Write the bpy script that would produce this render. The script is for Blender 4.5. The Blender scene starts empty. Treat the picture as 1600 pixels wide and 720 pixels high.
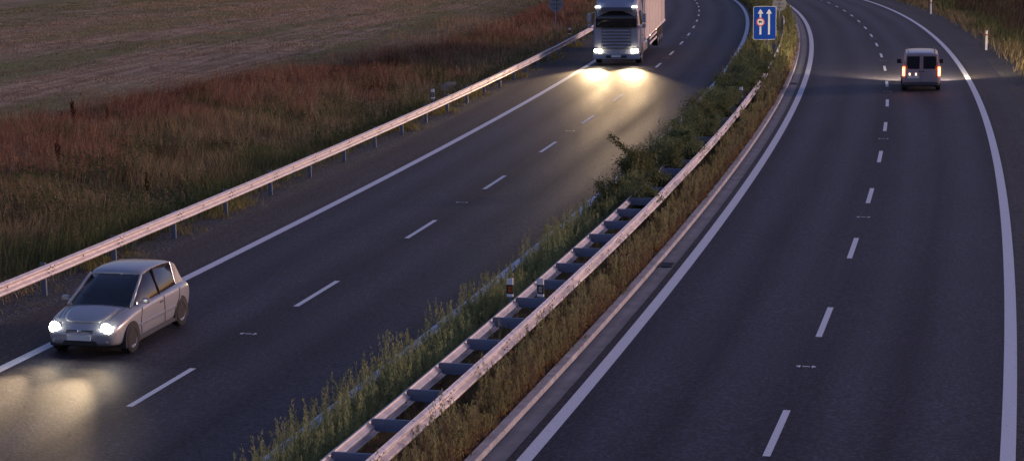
import bpy, math, random
import numpy as np
from mathutils import Matrix, Vector
PI = math.pi
C = bpy.context.scene.collection
scn = bpy.context.scene
rng = np.random.default_rng(7)
random.seed(7)

# ------------------------------------------------------------------ camera, sky, sun, exposure
CAM_X, CAM_H, PITCH, ROLL, FPX = 4.85039, 9.583112, 0.178096, 0.0158268, 3180.11
cam = bpy.data.objects.new('camera', bpy.data.cameras.new('camera'))
C.objects.link(cam); scn.camera = cam
cam.data.sensor_width = 36.0; cam.data.lens = FPX / 1600 * 36
cam.data.clip_start = 0.5; cam.data.clip_end = 6000
cam.matrix_world = (Matrix.Translation((CAM_X, 0, CAM_H)) @ Matrix.Rotation(PI/2 - PITCH, 4, 'X') @ Matrix.Rotation(-ROLL, 4, 'Z'))

SUN_EL, SUN_AZ = math.radians(4.0), math.radians(78)
world = bpy.data.worlds.new('World'); scn.world = world; world.use_nodes = True
wn, wl = world.node_tree.nodes, world.node_tree.links
bg = wn['Background']; sky = wn.new('ShaderNodeTexSky'); sky.sky_type = 'NISHITA'; sky.sun_disc = False
sky.sun_elevation = SUN_EL; sky.sun_rotation = SUN_AZ; sky.air_density = 1.0; sky.dust_density = 1.5; sky.ozone_density = 1.6
tint = wn.new('ShaderNodeMix'); tint.data_type = 'RGBA'; tint.blend_type = 'MULTIPLY'
tint.inputs[0].default_value = 1.0; tint.inputs[7].default_value = (0.98, 0.83, 1.30, 1)
wl.new(sky.outputs[0], tint.inputs[6]); wl.new(tint.outputs[2], bg.inputs[0]); bg.inputs[1].default_value = 0.15
sl = bpy.data.lights.new('sun', 'SUN'); sl.energy = 0.95; sl.angle = math.radians(9); sl.color = (1.0, 0.70, 0.63)
so = bpy.data.objects.new('sun', sl); C.objects.link(so)
se = math.radians(12)
so.rotation_euler = Vector((math.sin(SUN_AZ)*math.cos(se), math.cos(SUN_AZ)*math.cos(se), math.sin(se))).to_track_quat('Z', 'Y').to_euler()
scn.view_settings.view_transform = 'Standard'; scn.view_settings.look = 'None'
scn.view_settings.exposure = 0.72; scn.view_settings.gamma = 1
scn.render.resolution_x = 1024; scn.render.resolution_y = 460

# ------------------------------------------------------------------ road geometry: s metres along, d metres to the right of the right lane line
TH0, K0, K1, K2, VC = 0.2913581629863999, -0.0012093020291185348, 6.394865249876284e-07, 1.2260618536038526e-09, -0.0001838756662629719
SG = np.arange(-200, 2001, 1.0)
_k = K0 + K1*np.clip(SG, -60, 260) + K2*np.clip(SG, -60, 260)**2/2
THG = np.cumsum(_k); THG += TH0 - np.interp(0, SG, THG)
XG = np.cumsum(np.sin(THG)); YG = np.cumsum(np.cos(THG)); XG -= XG[200]; YG -= YG[200]
ZG = np.where(SG < 300, VC*np.clip(SG, 0, None)**2/2, VC*300**2/2 + VC*300*(SG-300))
def th(s): return float(np.interp(s, SG, THG))
def WA(s, d, h=0.0):
    s = np.asarray(s, float); d = np.asarray(d, float)
    t = np.interp(s, SG, THG)
    return np.stack([np.interp(s, SG, XG) + d*np.cos(t), np.interp(s, SG, YG) - d*np.sin(t), np.interp(s, SG, ZG) + h + 0*d], -1)
def W(s, d, h=0.0): return Vector(WA(s, d, h).tolist())

_perm = rng.random((256, 256))
def vnoise(x, y):
    xi = np.floor(x).astype(int); yi = np.floor(y).astype(int); fx = x-xi; fy = y-yi
    fx = fx*fx*(3-2*fx); fy = fy*fy*(3-2*fy)
    g = lambda a, b: _perm[a & 255, b & 255]
    return (g(xi, yi)*(1-fx)+g(xi+1, yi)*fx)*(1-fy) + (g(xi, yi+1)*(1-fx)+g(xi+1, yi+1)*fx)*fy
def fbm(x, y, o=3):
    v = 0; a = .5; t = 0
    for k in range(o): v = v + a*vnoise(x*2**k+17*k, y*2**k+9*k); t += a; a *= .5
    return v/t

# ------------------------------------------------------------------ materials
def newmat(name):
    m = bpy.data.materials.new(name); m.use_nodes = True
    return m, m.node_tree.nodes, m.node_tree.links, m.node_tree.nodes['Principled BSDF']
def mix(n, l, a, b, fac, mode='MIX'):
    x = n.new('ShaderNodeMix'); x.data_type = 'RGBA'; x.blend_type = mode
    for sock, v in ((x.inputs[6], a), (x.inputs[7], b), (x.inputs[0], fac)):
        if hasattr(v, 'is_output'): l.new(v, sock)
        elif isinstance(v, (int, float)): sock.default_value = v
        else: sock.default_value = (*v, 1)
    return x.outputs[2]
def noise(n, l, vec, scale, detail=3, rough=.5):
    t = n.new('ShaderNodeTexNoise'); t.inputs['Scale'].default_value = scale; t.inputs['Detail'].default_value = detail; t.inputs['Roughness'].default_value = rough
    if vec is not None: l.new(vec, t.inputs['Vector'])
    return t.outputs['Fac']
def ramp(n, l, v, stops):
    r = n.new('ShaderNodeValToRGB'); e = r.color_ramp.elements
    while len(e) < len(stops): e.new(.5)
    for i, (p, c) in enumerate(stops):
        e[i].position = p; e[i].color = (c, c, c, 1) if isinstance(c, (int, float)) else (*c, 1)
    l.new(v, r.inputs[0]); return r.outputs[0]
def bump(n, l, b, h, strength, dist):
    x = n.new('ShaderNodeBump'); x.inputs['Strength'].default_value = strength; x.inputs['Distance'].default_value = dist
    l.new(h, x.inputs['Height']); l.new(x.outputs[0], b.inputs['Normal'])
def simple(name, col, rough=.5, metal=0., var=.12, scale=6., coat=0., bumpy=0., spec=.5):
    m, n, l, b = newmat(name)
    tc = n.new('ShaderNodeTexCoord'); f = noise(n, l, tc.outputs['Object'], scale, 5, .6)
    f2 = ramp(n, l, f, [(.3, 1-var), (.7, 1+var*.5)])
    l.new(mix(n, l, col, f2, 1.0, 'MULTIPLY'), b.inputs['Base Color'])
    b.inputs['Roughness'].default_value = rough; b.inputs['Metallic'].default_value = metal
    b.inputs['Coat Weight'].default_value = coat; b.inputs['Specular IOR Level'].default_value = spec
    if bumpy: bump(n, l, b, noise(n, l, tc.outputs['Object'], scale*6, 3), bumpy, .01)
    return m
def emit(name, col, strength):
    m, n, l, b = newmat(name); b.inputs['Base Color'].default_value = (*col, 1)
    b.inputs['Emission Color'].default_value = (*col, 1); b.inputs['Emission Strength'].default_value = strength; return m
def glass(name, col=(.02, .022, .028), rough=.06):
    m, n, l, b = newmat(name); b.inputs['Base Color'].default_value = (*col, 1); b.inputs['Roughness'].default_value = rough
    b.inputs['Coat Weight'].default_value = .4; return m
def plantmat(name, trans=.35):
    m, n, l, b = newmat(name)
    a = n.new('ShaderNodeAttribute'); a.attribute_name = 'plant_tint'
    l.new(a.outputs['Color'], b.inputs['Base Color']); b.inputs['Roughness'].default_value = .85; b.inputs['Specular IOR Level'].default_value = .15
    t = n.new('ShaderNodeBsdfTranslucent'); l.new(a.outputs['Color'], t.inputs[0])
    mx = n.new('ShaderNodeMixShader'); mx.inputs[0].default_value = trans
    l.new(b.outputs[0], mx.inputs[1]); l.new(t.outputs[0], mx.inputs[2]); l.new(mx.outputs[0], n['Material Output'].inputs[0]); return m

def asphalt(name, lanes, base=(.022, .0192, .029), shoulder=(.044, .034, .032)):
    m, n, l, b = newmat(name)
    uv = n.new('ShaderNodeUVMap'); uv.uv_map = 'road'; sep = n.new('ShaderNodeSeparateXYZ'); l.new(uv.outputs[0], sep.inputs[0])
    tc = n.new('ShaderNodeTexCoord')
    col = None
    # wheel-polished tracks across each lane, their sheen also put into the colour
    trk = None
    for cx in lanes:
        for off in (-.85, .85):
            s = n.new('ShaderNodeMath'); s.operation = 'SUBTRACT'; l.new(sep.outputs[1], s.inputs[0]); s.inputs[1].default_value = cx+off
            a = n.new('ShaderNodeMath'); a.operation = 'ABSOLUTE'; l.new(s.outputs[0], a.inputs[0])
            r = n.new('ShaderNodeMapRange'); r.interpolation_type = 'SMOOTHSTEP'; l.new(a.outputs[0], r.inputs[0])
            r.inputs[1].default_value = 0; r.inputs[2].default_value = .95; r.inputs[3].default_value = 1; r.inputs[4].default_value = 0
            if trk is None: trk = r.outputs[0]
            else:
                ad = n.new('ShaderNodeMath'); ad.operation = 'ADD'; l.new(trk, ad.inputs[0]); l.new(r.outputs[0], ad.inputs[1]); trk = ad.outputs[0]
    mp = n.new('ShaderNodeMapping'); mp.inputs['Scale'].default_value = (.03, .9, 1); l.new(uv.outputs[0], mp.inputs[0])
    streak = noise(n, l, mp.outputs[0], 1.0, 4, .6)
    big = noise(n, l, uv.outputs[0], .22, 4, .55)
    grain = noise(n, l, tc.outputs['Object'], 13, 4, .85)
    c0 = mix(n, l, base, tuple(x*1.45 for x in base), trk)
    # shoulder outside the edge line: browner, dustier
    lo, hi = min(lanes)-1.87-.1, max(lanes)+1.87+.1
    sh = n.new('ShaderNodeMath'); sh.operation = 'SUBTRACT'; l.new(sep.outputs[1], sh.inputs[0]); sh.inputs[1].default_value = (lo+hi)/2
    ab = n.new('ShaderNodeMath'); ab.operation = 'ABSOLUTE'; l.new(sh.outputs[0], ab.inputs[0])
    mr = n.new('ShaderNodeMapRange'); l.new(ab.outputs[0], mr.inputs[0]); mr.inputs[1].default_value = (hi-lo)/2-.05; mr.inputs[2].default_value = (hi-lo)/2+.25
    c1 = mix(n, l, c0, shoulder, mr.outputs[0])
    c2 = mix(n, l, c1, ramp(n, l, streak, [(.3, .84), (.7, 1.14)]), 1., 'MULTIPLY')
    c3 = mix(n, l, c2, ramp(n, l, big, [(.3, .88), (.7, 1.12)]), 1., 'MULTIPLY')
    c4 = mix(n, l, c3, ramp(n, l, grain, [(.34, .2), (.5, .85), (.63, 2.6)]), 1., 'MULTIPLY')
    l.new(c4, b.inputs['Base Color'])
    l.new(mix(n, l, ramp(n, l, streak, [(.3, .78), (.7, .66)]), (.64, .64, .64), trk), b.inputs['Roughness'])
    b.inputs['Specular IOR Level'].default_value = .30
    bump(n, l, b, grain, .8, .012)
    return m
def paint(name):
    m, n, l, b = newmat(name); tc = n.new('ShaderNodeTexCoord')
    uv = n.new('ShaderNodeUVMap'); uv.uv_map = 'road'
    mp = n.new('ShaderNodeMapping'); mp.inputs['Scale'].default_value = (22, 22, 1); l.new(uv.outputs[0], mp.inputs[0])
    ck = n.new('ShaderNodeTexChecker'); ck.inputs['Scale'].default_value = 1.0; l.new(mp.outputs[0], ck.inputs[0])
    w = noise(n, l, tc.outputs['Object'], 3.5, 6, .7); g = noise(n, l, tc.outputs['Object'], 45, 2, .7)
    c = mix(n, l, (.70, .72, .76), (.52, .54, .58), ck.outputs[1])
    c = mix(n, l, c, (.20, .19, .21), ramp(n, l, w, [(.60, 0.), (.78, .5)]))
    c = mix(n, l, c, ramp(n, l, g, [(.3, .8), (.7, 1.15)]), 1., 'MULTIPLY')
    l.new(c, b.inputs['Base Color']); b.inputs['Roughness'].default_value = .75; return m
def zinc(name, col=(.70, .64, .63), metal=.35, rough=.55):
    m, n, l, b = newmat(name); tc = n.new('ShaderNodeTexCoord')
    a = noise(n, l, tc.outputs['Object'], 3, 6, .7); f = noise(n, l, tc.outputs['Object'], 30, 3, .7)
    c = mix(n, l, col, ramp(n, l, a, [(.3, .78), (.65, 1.08)]), 1., 'MULTIPLY')
    c = mix(n, l, c, (.40, .32, .28), ramp(n, l, f, [(.66, 0.), (.9, .2)]))
    l.new(c, b.inputs['Base Color']); b.inputs['Metallic'].default_value = metal
    l.new(ramp(n, l, a, [(.3, rough-.08), (.7, rough+.12)]), b.inputs['Roughness']); return m

M = {}
M['asphalt_l'] = asphalt('asphalt_oncoming', (-9.9, -13.75))
M['asphalt_r'] = asphalt('asphalt_near', (-1.95, 1.95))
M['paint'] = paint('road_paint')
M['zinc'] = zinc('galvanised_rail'); M['zinc_dark'] = zinc('galvanised_post', (.17, .20, .27), .5, .5)  # same steel: sunset pink put into the rail colour, sky blue into the posts
M['spacer'] = zinc('galvanised_spacer', (.17, .22, .33), .5, .5)  # blue sky reflection put into the spacer colour
M['bolt'] = simple('bolt_steel', (.17, .15, .15), .6, .5)
M['concrete'] = simple('gutter_concrete', (.20, .195, .20), .85, 0, .3, 1.6, bumpy=.4)
M['kerb'] = simple('kerb_concrete', (.40, .375, .37), .85, 0, .3, 2.5, bumpy=.4)
M['black'] = simple('black_plastic', (.018, .018, .02), .5)
M['rubber'] = simple('tyre_rubber', (.02, .02, .02), .85)
M['white'] = simple('white_plastic', (.78, .78, .80), .45, 0, .1)
M['orange_refl'] = simple('orange_reflector', (.55, .10, .02), .25)
M['clear_refl'] = simple('clear_reflector', (.45, .47, .5), .2, .4)
M['red_band'] = simple('red_reflector', (.50, .05, .04), .3)
M['blue'] = simple('blue_sign_face', (.003, .045, .33), .7, 0, .06, spec=.15)
M['sign_white'] = simple('sign_white', (.62, .64, .66), .4, 0, .05)
M['sign_red'] = simple('sign_red', (.5, .02, .025), .4, 0, .05)
M['sign_back'] = simple('sign_back_metal', (.30, .29, .31), .5, .3, .15)
M['glass'] = glass('vehicle_glass'); M['chrome'] = simple('rim_alloy', (.5, .5, .52), .3, .8)
M['silver'] = simple('silver_paint', (.36, .375, .40), .3, .35, .03, 2, coat=.6)
M['vanpaint'] = simple('van_paint', (.40, .32, .35), .32, .3, .04, 2, coat=.5)
M['cab'] = simple('cab_paint', (.27, .30, .39), .35, .05, .05, 1, coat=.5)
M['tarp'] = simple('trailer_cover', (.50, .44, .44), .5, 0, .10, .8)
M['grey'] = simple('grey_plastic', (.14, .15, .17), .5)
M['darkgrey'] = simple('dark_trim', (.05, .05, .055), .5)
M['plate'] = simple('number_plate_white', (.7, .7, .7), .4, 0, .03)
M['head'] = emit('headlight_lit', (1.0, .93, .78), 40)
M['headt'] = emit('truck_headlight_lit', (1.0, .86, .60), 26)
M['toplamp'] = emit('roof_lamp_lit', (.95, .97, 1.0), 5)
M['marker'] = emit('marker_lamp_lit', (1.0, .72, .5), 3)
M['tail'] = emit('tail_light_lit', (1.0, .14, .03), 4)
M['tailc'] = emit('tail_light_core', (1.0, .62, .25), 7)
M['plamp'] = emit('plate_lamp_lit', (1.0, .72, .48), 2.0)
M['skin'] = simple('seat_fabric', (.03, .03, .035), .8)

# ------------------------------------------------------------------ mesh helpers
def mesh_obj(name, v, f, mat, parent=None, smooth=False):
    me = bpy.data.meshes.new(name); me.from_pydata([tuple(p) for p in v], [], [tuple(q) for q in f]); me.update()
    if smooth: me.shade_smooth()
    if mat is not None: me.materials.append(mat)
    o = bpy.data.objects.new(name, me); C.objects.link(o)
    if parent is not None: o.parent = parent
    return o
class MB:
    def __init__(s): s.v = []; s.f = []
    def add(s, v, f):
        k = len(s.v); s.v += [tuple(p) for p in v]; s.f += [tuple(i+k for i in q) for q in f]; return s
    def box(s, c, size, bevel=0., rot=None):
        hx, hy, hz = (x/2 for x in size); b = min(bevel, hx*.9, hy*.9, hz*.9)
        if b <= 0:
            v = [(x, y, z) for x in (-hx, hx) for y in (-hy, hy) for z in (-hz, hz)]
            f = [(0, 1, 3, 2), (4, 6, 7, 5), (0, 4, 5, 1), (2, 3, 7, 6), (0, 2, 6, 4), (1, 5, 7, 3)]
        else:   # chamfered along the vertical and horizontal edges: stacked octagons
            def ring(ix, iy, z, bb): return [(-ix+bb, -iy, z), (ix-bb, -iy, z), (ix, -iy+bb, z), (ix, iy-bb, z), (ix-bb, iy, z), (-ix+bb, iy, z), (-ix, iy-bb, z), (-ix, -iy+bb, z)]
            v = ring(hx-b, hy-b, -hz, b*.5)+ring(hx, hy, -hz+b, b)+ring(hx, hy, hz-b, b)+ring(hx-b, hy-b, hz, b*.5)
            f = [tuple(range(7, -1, -1)), tuple(range(24, 32))]
            for r in range(3):
                for i in range(8): j = (i+1) % 8; f.append((r*8+i, r*8+j, r*8+8+j, r*8+8+i))
        if rot is not None: v = [rot @ Vector(p) for p in v]
        return s.add([(p[0]+c[0], p[1]+c[1], p[2]+c[2]) for p in v], f)
    def cyl(s, p0, p1, r0, r1=None, n=12, caps=True):
        r1 = r0 if r1 is None else r1; p0 = Vector(p0); p1 = Vector(p1); q = (p1-p0).to_track_quat('Z', 'Y')
        v = [p0+q @ Vector((r0*math.cos(2*PI*i/n), r0*math.sin(2*PI*i/n), 0)) for i in range(n)]
        v += [p1+q @ Vector((r1*math.cos(2*PI*i/n), r1*math.sin(2*PI*i/n), 0)) for i in range(n)]
        f = [(i, (i+1) % n, n+(i+1) % n, n+i) for i in range(n)]
        if caps: f += [tuple(range(n-1, -1, -1)), tuple(range(n, 2*n))]
        return s.add(v, f)
    def lathe(s, prof, c, axis='X', n=28):   # prof: (axial, radius)
        v = []; m = len(prof)
        for i in range(n):
            a = 2*PI*i/n
            for (t, r) in prof:
                p = (t, r*math.cos(a), r*math.sin(a)) if axis == 'X' else (r*math.cos(a), t, r*math.sin(a)) if axis == 'Y' else (r*math.cos(a), r*math.sin(a), t)
                v.append((p[0]+c[0], p[1]+c[1], p[2]+c[2]))
        f = [(i*m+j, ((i+1) % n)*m+j, ((i+1) % n)*m+j+1, i*m+j+1) for i in range(n) for j in range(m-1)]
        return s.add(v, f)
    def prism(s, poly, axis, a, b):   # poly 2D extruded from a to b along the axis
        def P(u, w, t): return (t, u, w) if axis == 'X' else (u, t, w) if axis == 'Y' else (u, w, t)
        n = len(poly); v = [P(u, w, a) for u, w in poly]+[P(u, w, b) for u, w in poly]
        return s.add(v, [tuple(range(n)), tuple(range(2*n-1, n-1, -1))]+[(i, (i+1) % n, n+(i+1) % n, n+i) for i in range(n)])
    def loft(s, rings, cap=True):
        n = len(rings[0]); v = [p for r in rings for p in r]; f = []
        for k in range(len(rings)-1):
            for i in range(n): j = (i+1) % n; f.append((k*n+i, k*n+j, k*n+n+j, k*n+n+i))
        if cap: f += [tuple(range(n-1, -1, -1)), tuple(range((len(rings)-1)*n, len(rings)*n))]
        return s.add(v, f)
    def slab(s, quad, thick):          # a thick panel from a quad (thickness along its normal)
        q = [Vector(p) for p in quad]; nrm = (q[1]-q[0]).cross(q[3]-q[0]).normalized()*thick; n = len(q)
        v = [p+nrm for p in q]+list(q)
        return s.add(v, [tuple(range(n)), tuple(range(2*n-1, n-1, -1))]+[(i, n+i, n+(i+1) % n, (i+1) % n) for i in range(n)])
    def build(s, name, mat, parent=None, smooth=False, sub=0, bev=0.):
        o = mesh_obj(name, s.v, s.f, mat, parent, smooth)
        if hasattr(s, 'nz'):
            o.data.materials.append(M['bolt'])
            for p in o.data.polygons[s.nz:]: p.material_index = 1
        if bev:
            m = o.modifiers.new('bevel', 'BEVEL'); m.width = bev; m.segments = 2; m.limit_method = 'ANGLE'; m.angle_limit = math.radians(35)
        if sub:
            m = o.modifiers.new('smooth', 'SUBSURF'); m.levels = sub; m.render_levels = sub
        return o
def tag(o, label=None, cat=None, group=None, kind=None):
    if label: o['label'] = label
    if cat: o['category'] = cat
    if group: o['group'] = group
    if kind: o['kind'] = kind
    return o
def empty(name, loc, rz=0.):
    o = bpy.data.objects.new(name, None); C.objects.link(o); o.location = loc; o.rotation_euler = (0, 0, rz); o.empty_display_size = .3; return o
def copy_tree(o, parent=None):
    c = o.copy(); C.objects.link(c); c.parent = parent
    for ch in list(o.children): copy_tree(ch, c)
    return c

# ------------------------------------------------------------------ setting
def strip(name, s0, s1, ds, hs, mat, step=2.0, parent=None):
    ss = np.arange(s0, s1+1e-6, step); nd = len(ds)
    S, D = np.meshgrid(ss, ds, indexing='ij'); H = np.broadcast_to(np.asarray(hs, float), S.shape) if not callable(hs) else hs(S, D)
    P = WA(S, D, 0); P[..., 2] += H; P = P.reshape(-1, 3)
    f = [(i*nd+j, i*nd+j+1, (i+1)*nd+j+1, (i+1)*nd+j) for i in range(len(ss)-1) for j in range(nd-1)]
    o = mesh_obj(name, P, f, mat, parent, True)
    uv = o.data.uv_layers.new(name='road'); li = np.empty(len(o.data.loops), int); o.data.loops.foreach_get('vertex_index', li)
    UV = np.stack([S.ravel(), D.ravel()], -1)[li]; uv.data.foreach_set('uv', UV.astype(np.float32).ravel())
    return o

def terr_h(S, D):
    left = np.interp(D, [-600, -60, -34, -30, -25, -21.5, -18.9, -17.3], [3.0, .25, .1, .1, -.1, -.35, -.04, -.06])
    right = np.interp(D, [5.3, 6.5, 9, 13, 20, 60, 600], [-.06, -.04, .0, .45, 1.1, 1.6, 3])
    med = np.interp(D, [-7.75, -7.6, -6, -4.8, -4.6], [-.03, .02, .06, .05, .0])
    h = np.where(D < -17.3, left, np.where(D > 5.3, right, np.where((D > -7.72) & (D < -4.6), med, -.07)))
    rough = (fbm(S*.35+40, D*.35+90)-.5)
    far = np.clip((np.abs(D+6)-13.5)/4, 0, 1)
    return h + rough*.35*far*np.where(D < -30, .35, 1)
ds = np.concatenate([[-600, -450, -320, -220, -160, -120, -95, -80, -70], np.arange(-62, -19, 1.0), [-18.9, -18.2, -17.5, -17.25, -7.9, -7.72, -7.6, -7, -6.4, -5.8, -5.2, -4.8, -4.62, -4.5, 5.2, 5.45, 6, 6.5], np.arange(7.5, 30, 1.25), [36, 50, 80, 140, 260, 420, 600]])

# field direction in world space for the stubble rows
m, n, l, b = newmat('terrain_soil')
uv = n.new('ShaderNodeUVMap'); uv.uv_map = 'road'
sep = n.new('ShaderNodeSeparateXYZ'); l.new(uv.outputs[0], sep.inputs[0])
mp = n.new('ShaderNodeMapping'); mp.inputs['Rotation'].default_value = (0, 0, math.radians(-7)); mp.inputs['Scale'].default_value = (.018, .16, 1)
l.new(uv.outputs[0], mp.inputs[0])
band = noise(n, l, mp.outputs[0], 1.0, 4, .55)
mp2 = n.new('ShaderNodeMapping'); mp2.inputs['Rotation'].default_value = (0, 0, math.radians(-7)); mp2.inputs['Scale'].default_value = (.07, 1.6, 1)
l.new(uv.outputs[0], mp2.inputs[0]); rows = noise(n, l, mp2.outputs[0], 1., 3, .6)
tc = n.new('ShaderNodeTexCoord'); fine = noise(n, l, tc.outputs['Object'], 5, 5, .75); clump = noise(n, l, tc.outputs['Object'], .5, 5, .65)
stub = mix(n, l, (.21, .145, .09), (.42, .31, .20), ramp(n, l, rows, [(.36, 0.), (.62, 1.)]))
green = mix(n, l, (.12, .145, .045), (.22, .21, .08), fine)
c = mix(n, l, stub, green, ramp(n, l, band, [(.46, 0.), (.58, .85)]))
c = mix(n, l, c, (.17, .095, .06), ramp(n, l, clump, [(.48, 0.), (.66, .7)]))
c = mix(n, l, c, ramp(n, l, fine, [(.3, .45), (.5, 1.), (.7, 1.5)]), 1., 'MULTIPLY')
verge = mix(n, l, (.13, .075, .045), (.13, .10, .045), clump)
ma = n.new('ShaderNodeMapRange'); l.new(sep.outputs[1], ma.inputs[0]); ma.inputs[1].default_value = -33; ma.inputs[2].default_value = -27
c = mix(n, l, c, verge, ma.outputs[0])
l.new(c, b.inputs['Base Color']); b.inputs['Roughness'].default_value = .95; b.inputs['Specular IOR Level'].default_value = .1
bump(n, l, b, fine, .8, .06); M['soil'] = m
tag(strip('terrain', -60, 1400, ds, terr_h, M['soil'], 4.0), kind='structure')

m, n, l, b = newmat('gravel'); tc = n.new('ShaderNodeTexCoord')
vo = n.new('ShaderNodeTexVoronoi'); vo.inputs['Scale'].default_value = 14; l.new(tc.outputs['Object'], vo.inputs[0])
g = noise(n, l, tc.outputs['Object'], 2, 4)
c = mix(n, l, (.012, .012, .014), (.10, .092, .092), vo.outputs['Color'])
c = mix(n, l, c, (.05, .042, .028), ramp(n, l, g, [(.45, 0.), (.65, .7)]))
l.new(c, b.inputs['Base Color']); b.inputs['Roughness'].default_value = .95; bump(n, l, b, vo.outputs['Distance'], .9, .03); M['gravel'] = m

LS0, LS1 = -60, 1400
tag(strip('carriageway_oncoming', LS0, LS1, np.linspace(-17.4, -7.7, 12), 0., M['asphalt_l']), kind='structure')
tag(strip('carriageway_near', LS0, LS1, np.linspace(-4.15, 5.45, 12), 0., M['asphalt_r']), kind='structure')
def gh(S, D):
    return -.004+np.where(D < 0, (D+17.4)*.02, -(D-5.45)*.02)+.02*(fbm(S*3, D*3)-.5)*np.where((abs(D+17.4) < .05) | (abs(D-5.45) < .05), 0, 1)
tag(strip('gravel_verge', 0, 420, [-19.3, -18.8, -18.4, -18., -17.7, -17.4], gh, M['gravel'], .5), kind='structure')
tag(strip('gravel_verge', 0, 420, [5.45, 5.7, 6., 6.35, 6.8], gh, M['gravel'], .5), kind='structure')
# kerb stones and drainage gutter along the median
tag(strip('gutter', LS0, 500, [-4.56, -4.5, -4.36, -4.152], [-.02, .012, -.01, .008], M['concrete'], 1.), kind='structure')
mb = MB()
s = 0.
while s < 260:
    a, e = s+.006, s+.994
    r0 = [W(a, d, h) for d, h in ((-4.76, -.1), (-4.76, .085), (-4.745, .1), (-4.575, .1), (-4.56, .085), (-4.56, -.1))]
    r1 = [W(e, d, h) for d, h in ((-4.76, -.1), (-4.76, .085), (-4.745, .1), (-4.575, .1), (-4.56, .085), (-4.56, -.1))]
    mb.loft([r0, r1]); s += 1.
tag(mb.build('kerb', M['kerb']), kind='structure')
# markings
def line(d, w, s0=-40, s1=1200): return tag(strip('edge_line', s0, s1, [d-w/2, d, d+w/2], .004, M['paint'], 2.), kind='structure')
line(3.87, .25); line(-3.865, .25); line(-15.6, .25); line(-8.06, .25)
def dashes(ph, d, name):
    """white lane dashes, 3 m long every 9 m"""
    mbs = []; sl_ = np.cumsum(1-d*np.gradient(THG)); sl_ -= np.interp(0, SG, sl_); v = []; f = []; uvs = []
    for i in range(-6, 90):
        ss = [float(np.interp(ph+i*9+o, sl_, SG)) for o in (0, 1, 2, 3)]
        for a, e in zip(ss[:-1], ss[1:]):
            k = len(v); 
            for q, dd in ((a, -.065), (a, .065), (e, .065), (e, -.065)): v.append(W(q, d+dd, .004)); uvs.append((q, dd))
            f.append((k, k+1, k+2, k+3))
    o = mesh_obj(name, v, f, M['paint']); uv = o.data.uv_layers.new(name='road')
    for lp in o.data.loops: uv.data[lp.index].uv = uvs[lp.vertex_index]
    return tag(o, kind='structure')
dashes(33.643, 0., 'lane_dashes'); dashes(34.086, -11.822, 'lane_dashes')
# small white survey marks between the dashes
mb = MB()
def small_mark(s, d, flip=1):
    for (ds_, dd, ls, ld) in ((0, 0, .05, .15), (.0, .13, .16, .035), (0, -.13, .16, .035), (0, .17, .09, .03), (0, -.17, .09, .03)):
        mb.add([W(s+ds_+a*ls/2, d+dd+b_*ld/2, .005+.001*abs(dd)) for a, b_ in ((-1, -1), (-1, 1), (1, 1), (1, -1))], [(0, 1, 2, 3)])
for k in range(11): small_mark(40.0+18.1*k, 0.)
for k in range(11): small_mark(40.8+18.4*k, -11.87)
tag(mb.build('survey_marks', M['paint']), kind='structure')

# drain grates set in the gutter
def grate(s, label):
    t = empty('drain_grate', W(s, -4.36, .0), -th(s)); tag(t, label, 'drain grate', 'drain grates in the gutter')
    fr = MB(); 
    for x in (-.17, .17): fr.box((x, 0, .014), (.03, .52, .022))
    for y in (-.25, .25): fr.box((0, y, .0142), (.308, .03, .022))
    fr.build('frame', M['black'], t)
    b_ = MB(); b_.box((0, 0, .004), (.31, .47, .004)); b_.build('pit_shade', M['rubber'], t)  # flat dark plate standing in for the shade of the shaft below
    br = MB()
    for k in range(9): br.box((0, -.2+k*.05, .012), (.31, .018, .014))
    br.build('bars', M['darkgrey'], t)
grate(50, 'nearer black drain grate in the pale concrete gutter'); grate(98, 'farther dark drain grate in gutter where the kerb bends left')

# ------------------------------------------------------------------ guardrails
PROF = [(.022, .155), (.026, .150), (.080, .128), (.096, .112), (.098, .092), (.088, .068), (.010, .024), (.002, .010), (.002, -.010), (.010, -.024), (.088, -.068), (.098, -.092), (.096, -.112), (.080, -.128), (.026, -.150), (.022, -.155)]
def beam_mesh(side, L=4.0):
    mb = MB(); lap = .16
    rings = []
    for y in (0, L/2, L-.001): rings.append((y, 0.))
    def ring(y, o): return [(side*(x+o), y, z) for x, z in PROF]+[(side*(x+o-.004), y, z) for x, z in reversed(PROF)]
    mb.loft([ring(y, 0) for y in (0., L/3, 2*L/3, L)])
    mb.loft([ring(L-.02, .0045), ring(L+.30, .0045)])     # lapped end of the panel
    mb.nz = len(mb.f)
    mb.loft([ring(L+.298, .006), ring(L+.308, .006)])
    for y in (.04, .24):
        for z in (.105, .045, -.045, -.105):
            x = .100 if abs(z) > .1 else .058
            mb.cyl((side*(x-.02), y, z), (side*(x+.014), y, z), .017, .015, 6)
    mb.cyl((side*.0, L*.5, 0), (side*.022, L*.5, 0), .022, .018, 6)
    return mb
def post_mesh(h=.74):     # open steel channel
    mb = MB()
    mb.box((0, 0, h/2-.2), (.11, .006, h+.4)); 
    for x in (-.055, .055): mb.box((x, .03, h/2-.2), (.006, .06, h+.4))
    return mb
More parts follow.
